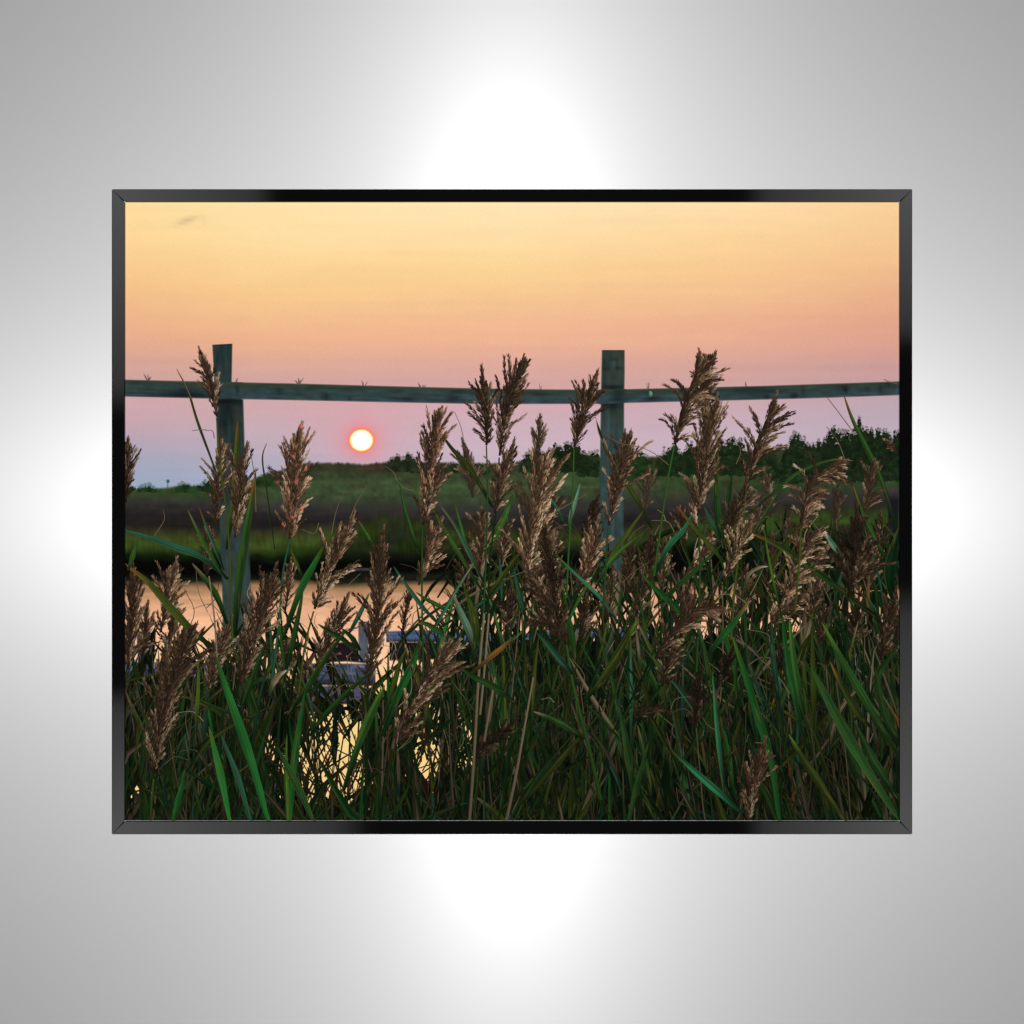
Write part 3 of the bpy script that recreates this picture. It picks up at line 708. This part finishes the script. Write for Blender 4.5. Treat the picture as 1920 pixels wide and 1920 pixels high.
# stems that carry the heads
STEMS = [([(406,784),(414,880),(428,1000),(436,1200)],2.6,4,'olive'), ([(542,1016),(530,1080),(522,1180),(506,1300)],3,5,'teal'), ([(792,990),(791,1080),(792,1180),(794,1280)],3,4,'mid'),
 ([(912,836),(914,920),(912,1020),(906,1160)],2.4,4,'mid'), ([(936,858),(930,960),(918,1060),(914,1200)],2.6,4,'dark'), ([(1076,842),(1074,920),(1068,1000),(1062,1120)],2.8,4,'green'),
 ([(1264,836),(1252,900),(1240,980),(1226,1080)],3,4.5,'green'), ([(1140,988),(1136,1060),(1130,1160)],2.6,4,'mid'), ([(985,1100),(984,1180),(980,1290)],3,4,'dark'),
 ([(1310,966),(1312,1080),(1306,1260)],3,4.5,'mid'), ([(1320,1040),(1336,1130),(1330,1240)],3,4,'dark'), ([(1062,1210),(1078,1300),(1104,1400),(1126,1500)],4,8,'green'), ([(690,1296),(688,1400),(684,1545)],4,6,'dark'),
 ([(908,1150),(898,1260),(890,1400),(880,1545)],4.4,6,'dry'), ([(917,1150),(908,1260),(900,1340)],3.4,4.4,'dry'), ([(928,1270),(918,1330),(908,1390)],3,4.2,'dry'), ([(1000,1270),(984,1360),(968,1450),(948,1545)],3,6.5,'dry'),
 ([(288,1460),(284,1500),(282,1545)],4,5,'olive'), ([(1400,908),(1392,990),(1380,1080),(1370,1200)],2.6,4,'olive'), ([(1502,990),(1498,1060),(1490,1150)],3,4,'olive'), ([(1590,1120),(1588,1200),(1584,1300)],3,4.5,'dark'),
 ([(392,1080),(402,1160),(408,1250)],2.4,3.4,'dry'), ([(446,1290),(440,1380),(436,1500)],4,5,'dark'), ([(588,1146),(572,1210),(560,1300)],3,4.6,'olive'), ([(736,1404),(722,1470),(712,1545)],4,5,'dark')]
for i, (pts, w0, w1, c) in enumerate(STEMS):
    k = Ink(); low = sstep(1200, 1500, pts[-1][1]); line(k, pts, w0, w1, mul(GR[c], 1.0 - .1 * low), mul(GR[c], .9 - .25 * low), 2.72 + .012 * i, n=20); k.build('reed_stem', sheet)

# --- leaves one can tell apart: tip -> base, width, colour, layer, tip colour
LV = [
 ([(224,992),(280,1008),(330,1026),(380,1046),(428,1086)],15,'teal',1.1,None), ([(232,1056),(276,1090),(320,1140),(360,1182),(398,1214)],20,'olive',1.0,'rust'), ([(446,788),(444,840),(438,940),(424,1030)],13,'olive',1.05,'rust'),
 ([(480,880),(470,950),(456,1030),(446,1110),(440,1196)],22,'green',.92,'rust'), ([(352,956),(374,1000),(398,1046),(424,1086)],9,'green',1.1,'dry'), ([(374,952),(388,990),(404,1030),(420,1070)],7,'teal',1.1,'rust'),
 ([(607,1024),(588,1060),(562,1110),(530,1200)],16,'bright',.8,'olive'), ([(545,1028),(555,1054),(566,1078)],7,'olive',1.1,None), ([(360,1056),(388,1090),(408,1122),(426,1170)],14,'mid',1.1,'dry'), ([(692,1112),(676,1148),(652,1192)],10,'teal',1.05,None),
 ([(331,692),(352,732),(370,790),(392,850),(418,920)],5,'olive',.7,'rust'), ([(672,976),(688,1002),(706,1030)],7,'green',1.1,'rust'), ([(640,1178),(660,1196),(676,1220)],11,'dark',1.2,None), ([(568,1110),(560,1150),(548,1210),(536,1260)],12,'mid',1,None),
 ([(500,830),(492,860),(500,920),(515,1030)],3,'olive',.6,'dry'), ([(828,814),(848,842),(874,870),(898,906),(924,952)],12,'olive',.75,'dark'), ([(748,900),(758,950),(772,996),(786,1040)],8,'green',.85,None), ([(805,944),(832,990),(866,1046),(906,1112)],9,'mid',1.2,'olive'),
 ([(826,948),(856,990),(884,1046),(908,1094)],9,'teal',1.2,'dry'), ([(853,944),(862,980),(876,1030),(890,1056)],8,'green',1.0,'olive'), ([(962,926),(948,964),(930,1000),(906,1050)],15,'green',1.1,'mid'), ([(985,880),(1016,916),(1046,956),(1068,1002)],7,'teal',1.0,None),
 ([(1088,906),(1080,936),(1070,968),(1068,994)],9,'pale',1.05,None), ([(1118,788),(1138,846),(1172,900),(1196,940),(1222,990)],11,'olive',1.0,'dark'), ([(1206,958),(1176,1000),(1148,1040),(1124,1086)],11,'olive',1.1,None), ([(1204,1002),(1172,1026),(1140,1060),(1116,1104)],9,'green',1.1,'olive'),
 ([(982,1028),(956,1062),(934,1092),(908,1134)],12,'olive',.85,None), ([(964,1066),(970,1096),(978,1130),(988,1166)],12,'teal',1.0,None), ([(848,1112),(862,1144),(880,1186),(894,1232)],17,'pale',.8,'dry'), ([(888,1056),(858,1102),(828,1154),(798,1200)],8,'teal',1.15,'dry'),
 ([(738,1062),(764,1100),(794,1140),(828,1176)],9,'teal',1.0,None), ([(1034,1032),(1076,1074),(1126,1122),(1172,1186)],8,'teal',1.2,'olive'), ([(780,1110),(800,1124),(830,1140),(860,1164)],9,'mid',1.1,None), ([(782,1168),(800,1170),(830,1188),(880,1214)],12,'mid',1.0,'rust'),
 ([(762,1216),(750,1244),(736,1290),(718,1360)],10,'lime',.7,None), ([(788,1196),(776,1240),(748,1300),(716,1380)],20,'bright',.75,None), ([(963,1194),(944,1212),(920,1232),(876,1270)],11,'rust',1.0,'olive'), ([(870,1100),(884,1140),(892,1180),(890,1220)],16,'olive',.85,None),
 ([(1582,740),(1600,790),(1630,850),(1656,910),(1682,996)],11,'green',.95,'rust'), ([(1598,906),(1616,960),(1640,1010),(1670,1064)],10,'green',.9,'rust'), ([(1346,846),(1344,910),(1346,970),(1352,1014)],14,'mid',.9,None), ([(1372,886),(1368,920),(1362,960),(1360,990)],10,'green',.7,None),
 ([(1600,864),(1560,862),(1500,884),(1460,916),(1404,962)],6,'green',.9,'dry'), ([(1480,900),(1450,940),(1420,990),(1392,1040)],6,'mid',1.1,None), ([(1299,962),(1280,996),(1252,1026),(1228,1078)],13,'emer',1.05,None), ([(1268,946),(1300,988),(1336,1028),(1374,1076)],9,'olive',1.0,'rust'),
 ([(1356,1018),(1316,1058),(1270,1100),(1226,1140)],11,'green',.8,None), ([(1200,1074),(1238,1112),(1276,1148),(1308,1194)],14,'bright',.75,'green'), ([(1400,996),(1450,1018),(1510,1056),(1576,1106),(1640,1152)],15,'green',.75,'rust'), ([(1432,988),(1440,1040),(1450,1090),(1466,1160)],6,'lime',.85,None),
 ([(1404,1126),(1378,1166),(1352,1196),(1326,1230)],15,'bright',.75,'rust'), ([(1546,996),(1560,1020),(1584,1050)],12,'pale',.9,(170,160,160)), ([(1690,980),(1676,1030),(1668,1080),(1676,1130)],34,'deep',1.4,None), ([(1320,950),(1334,980),(1350,1010)],10,'teal',.9,None),
 ([(1440,1062),(1424,1064),(1404,1078),(1396,1110)],8,'dry',.95,(140,150,140)), ([(1520,960),(1480,1010),(1450,1050),(1440,1090)],14,'olive',.7,None), ([(1180,1190),(1160,1230),(1134,1270),(1100,1310)],18,'olive',.75,None), ([(1195,1160),(1176,1196),(1150,1240),(1116,1290)],16,'olive',.8,'lime'),
 ([(402,1222),(424,1290),(452,1370),(478,1450),(504,1545)],26,'bright',.95,'green'), ([(392,1362),(404,1410),(418,1470),(432,1545)],17,'bright',1.1,'lime'), ([(414,1376),(434,1426),(452,1476),(472,1545)],13,'teal',.95,None), ([(538,1376),(536,1430),(538,1490),(540,1545)],10,'lime',.85,None),
 ([(572,1296),(560,1370),(550,1450),(544,1545)],17,'bright',.75,None), ([(348,1440),(340,1480),(332,1510),(324,1545)],14,'bright',.8,None), ([(722,1284),(702,1326),(676,1386),(644,1482)],22,'green',.95,'lime'), ([(371,1236),(372,1280),(370,1330),(368,1376)],8,'lime',.9,None),
 ([(538,1256),(524,1266),(512,1282),(504,1304)],13,'dry',1.0,(150,150,140)), ([(520,1400),(540,1440),(566,1490),(590,1545)],16,'mid',1.0,None), ([(1372,1190),(1392,1250),(1420,1340),(1446,1430),(1462,1545)],20,'bright',.85,'lime'), ([(1480,1160),(1486,1220),(1496,1290),(1508,1340)],16,'green',1.0,'lime'),
 ([(1466,1150),(1474,1220),(1488,1300),(1510,1400)],14,'bright',.75,None), ([(1520,1248),(1556,1320),(1612,1420),(1690,1545)],30,'mid',1.15,'green'), ([(1540,1166),(1580,1240),(1632,1330),(1690,1430)],20,'green',.85,'lime'), ([(1336,1262),(1342,1340),(1350,1420),(1360,1500)],10,'emer',1.0,None),
 ([(1256,1404),(1300,1444),(1350,1488),(1392,1526)],15,'emer',1.1,'mid'), ([(1478,1376),(1504,1420),(1544,1480),(1586,1545)],18,'olive',.75,'lime'), ([(1556,1240),(1580,1290),(1610,1340),(1634,1366)],15,'olive',.7,'rust'), ([(1000,1334),(1030,1346),(1064,1364),(1096,1386)],13,'mid',1.0,'dry'),
 ([(1006,1186),(1030,1212),(1056,1244),(1074,1264)],13,'teal',.95,None), ([(1160,1320),(1172,1380),(1182,1440),(1190,1500)],16,'mid',.9,None), ([(1216,1390),(1204,1440),(1190,1490),(1178,1545)],15,'mid',.9,None), ([(860,1250),(890,1270),(930,1290),(968,1320)],14,'mid',.9,None),
 ([(1010,1010),(1002,1050),(994,1090)],10,'mid',1,None), ([(1446,1160),(1450,1240),(1462,1330)],12,'teal',.8,None), ([(1640,1250),(1656,1330),(1684,1400)],16,'mid',.9,None), ([(1690,1200),(1650,1260),(1630,1320)],14,'mid',.8,None), ([(1600,1350),(1640,1430),(1684,1500)],22,'mid',.9,None),
 ([(258,1010),(250,1040),(240,1070)],10,'green',.9,None), ([(596,1170),(620,1186),(650,1204),(680,1240)],11,'dark',1.3,None), ([(650,1180),(610,1236),(576,1290),(540,1340)],14,'green',.7,None), ([(500,1200),(470,1280),(450,1340)],14,'mid',.8,None), ([(700,1256),(660,1290),(610,1340),(580,1380)],12,'green',.7,None),
]
rl = random.Random(21)
for i, (pts, w, c, k_, tip) in enumerate(LV[:100]):
    k = Ink(); low = sstep(1250, 1520, pts[-1][1])
    col = mul(GR[c], k_); tcol = None if tip is None else (mul(GR[tip], .95) if isinstance(tip, str) else tip)
    z = 2.35 + .9 * sstep(980, 1500, pts[-1][1]) + .009 * i * .5
    leaf(k, pts, w * .86 if w < 17 else 13.6 + (w - 17) * .55, col, z, tip=tcol, n=18, rnd=rl, edge=(92, 104, 40) if rl.random() < .4 else None)
    k.build('reed_leaf', sheet)

# hair-fine leaf tips and twigs that stand clear against the sky and the hill
k = Ink()
HAIR = [[(331,692),(345,716),(360,750)],[(385,807),(398,808),(402,822)],[(360,808),(372,806),(386,806)],[(466,830),(472,860),(478,900),(480,960)],[(645,920),(630,960),(622,1000)],[(690,908),(670,940),(656,972)],[(852,772),(864,800),(870,830)],
        [(722,874),(738,886),(744,900)],[(744,900),(758,915),(776,920)],[(1117,782),(1122,810),(1130,830)],[(1130,812),(1160,830),(1200,838)],[(1100,926),(1080,938),(1040,960)],[(1550,744),(1570,770),(1600,810)],[(1550,800),(1570,826),(1584,862)],
        [(1362,828),(1384,834),(1388,850),(1380,870)],[(1201,838),(1226,850),(1254,872)],[(1657,711),(1670,717),(1684,720)],[(1520,975),(1540,1000),(1550,1010)],[(610,1246),(636,1254),(640,1270)],[(306,955),(308,975),(290,1004)],
        [(566,992),(590,1000),(598,980)],[(676,1075),(660,1090),(650,1100)],[(1400,1180),(1440,1190),(1450,1220)],[(1380,1190),(1420,1230),(1460,1270),(1480,1300)],[(1660,1180),(1640,1220),(1636,1260)]]
for i, h in enumerate(HAIR):
    line(k, h, .9, 1.5, (96, 80, 66), (104, 88, 62), 3.05 + i * .004, n=10)
TW = [(278, 712), (560, 718), (682, 722), (791, 727), (1014, 730), (1215, 728), (1400, 724), (442, 717)]
for i, (x, y) in enumerate(TW):            # lichen tufts on top of the rail
    for q in range(7 if i in (0, 1, 3) else 3):
        dx = R.uniform(-9, 9) if i < 4 else R.uniform(-4, 4)
        line(k, [(x + dx * .3, y + 1), (x + dx * .7, y - R.uniform(2, 5)), (x + dx, y - R.uniform(4, 11))], 1.3, .7, (98, 72, 74), (120, 90, 92), 3.3 + i * .01 + q * .001, n=4)
k.build('dry_stalks', sheet, kind='stuff', label='hair thin dry leaf tips and twigs')

# seed glints: low light painted as pale specks on fluff in the dark
k = Ink(); rg = random.Random(3)
for q in range(60):
    x = rg.uniform(240, 1680); y = rg.uniform(1210, 1530)
    if not in_gap(x, y, 2.6) or in_gap(x, y, 1.0): continue
    s = rg.uniform(.4, 1.2); c = rg.choice(((210, 170, 104), (150, 130, 90), (110, 104, 76)))
    i = [k.vert(x + s * a, y + s * 2.2 * b_, 3.9, c) for a, b_ in ((-1, 0), (0, -1), (1, 0), (0, 1))]; k.face(*i)
k.build('seed_glints', sheet, kind='stuff', label='pale painted glints on fluff in the dark reeds')

# ------------------------------------------------------------------ studio lamps (all well behind the camera)
def area(name, x, z, sx, sz, power, dist, grad=None):
    l = bpy.data.lights.new(name, 'AREA'); l.shape = 'RECTANGLE'; l.size = sx; l.size_y = sz; l.energy = power
    o = bpy.data.objects.new(name, l); COL.objects.link(o)
    o.location = (x, -dist, CZ + z); o.rotation_euler = (math.radians(90), 0, 0)
    if grad:
        l.use_nodes = True; grad(l.node_tree.nodes, l.node_tree.links)
    return o
VL, HL, LW, PW = 1.45, 1.45, .06, 530
area('strip_lamp', 0, 0, LW, VL, PW * .475, LAMP_D)
area('strip_lamp', 0, 0, HL, LW, PW * .525, LAMP_D + .02)
kk = 1 + LAMP_D / CAM_D
def softbox(x0, x1, y0, y1, rad, fx, fy):
    X0, X1 = (x0 - 960) / 1000 * kk, (x1 - 960) / 1000 * kk
    Z0, Z1 = (960 - y1) / 1000 * kk, (960 - y0) / 1000 * kk
    def grad(n, li):
        e = n['Emission']; g = n.new('ShaderNodeNewGeometry'); s = n.new('ShaderNodeSeparateXYZ'); li.new(g.outputs['Parametric'], s.inputs[0])
        def ramp(sock, flip):
            r = n.new('ShaderNodeValToRGB'); el = r.color_ramp.elements
            a = [(0, .0), (.13, .38), (.2, .42), (1, 1)]
            if flip: a = [(1 - t, v) for t, v in a][::-1]
            el[0].position = a[0][0]; el[0].color = (a[0][1],) * 3 + (1,)
            el[1].position = a[-1][0]; el[1].color = (a[-1][1],) * 3 + (1,)
            for t, v in a[1:-1]:
                q = el.new(t); q.color = (v,) * 3 + (1,)
            li.new(sock, r.inputs[0]); return r
        rx = ramp(s.outputs[0], fx); ry = ramp(s.outputs[1], fy)
        mm = n.new('ShaderNodeMath'); mm.operation = 'MULTIPLY'; li.new(rx.outputs[0], mm.inputs[0]); li.new(ry.outputs[0], mm.inputs[1])
        li.new(mm.outputs[0], e.inputs['Strength'])
    sx, sz = X1 - X0, Z1 - Z0
    area('softbox_lamp', (X0 + X1) / 2, (Z0 + Z1) / 2, sx, sz, rad * math.pi * sx * sz, LAMP_D, grad)
RAD = .36
softbox(190, 515, 335, 775, RAD, 1, 0)
softbox(1400, 1730, 335, 650, RAD, 0, 0)
softbox(190, 690, 1290, 1585, RAD, 1, 1)
softbox(1400, 1730, 1100, 1585, RAD, 0, 1)

# ------------------------------------------------------------------ camera, world, view
cam = bpy.data.cameras.new('camera'); co = bpy.data.objects.new('camera', cam); COL.objects.link(co)
co.location = (0, -CAM_D, CZ); co.rotation_euler = (math.radians(90), 0, 0)
cam.sensor_width = 36; cam.lens = 36 * (CAM_D - .0045) / 1.92; cam.clip_end = 100; cam.clip_start = .05
C.camera = co
wd = bpy.data.worlds.new('World'); C.world = wd; wd.use_nodes = True
wd.node_tree.nodes['Background'].inputs[0].default_value = (0, 0, 0, 1); wd.node_tree.nodes['Background'].inputs[1].default_value = 0
C.view_settings.view_transform = 'Standard'; C.view_settings.look = 'None'; C.view_settings.exposure = 0; C.view_settings.gamma = 1
C.cycles.max_bounces = 4
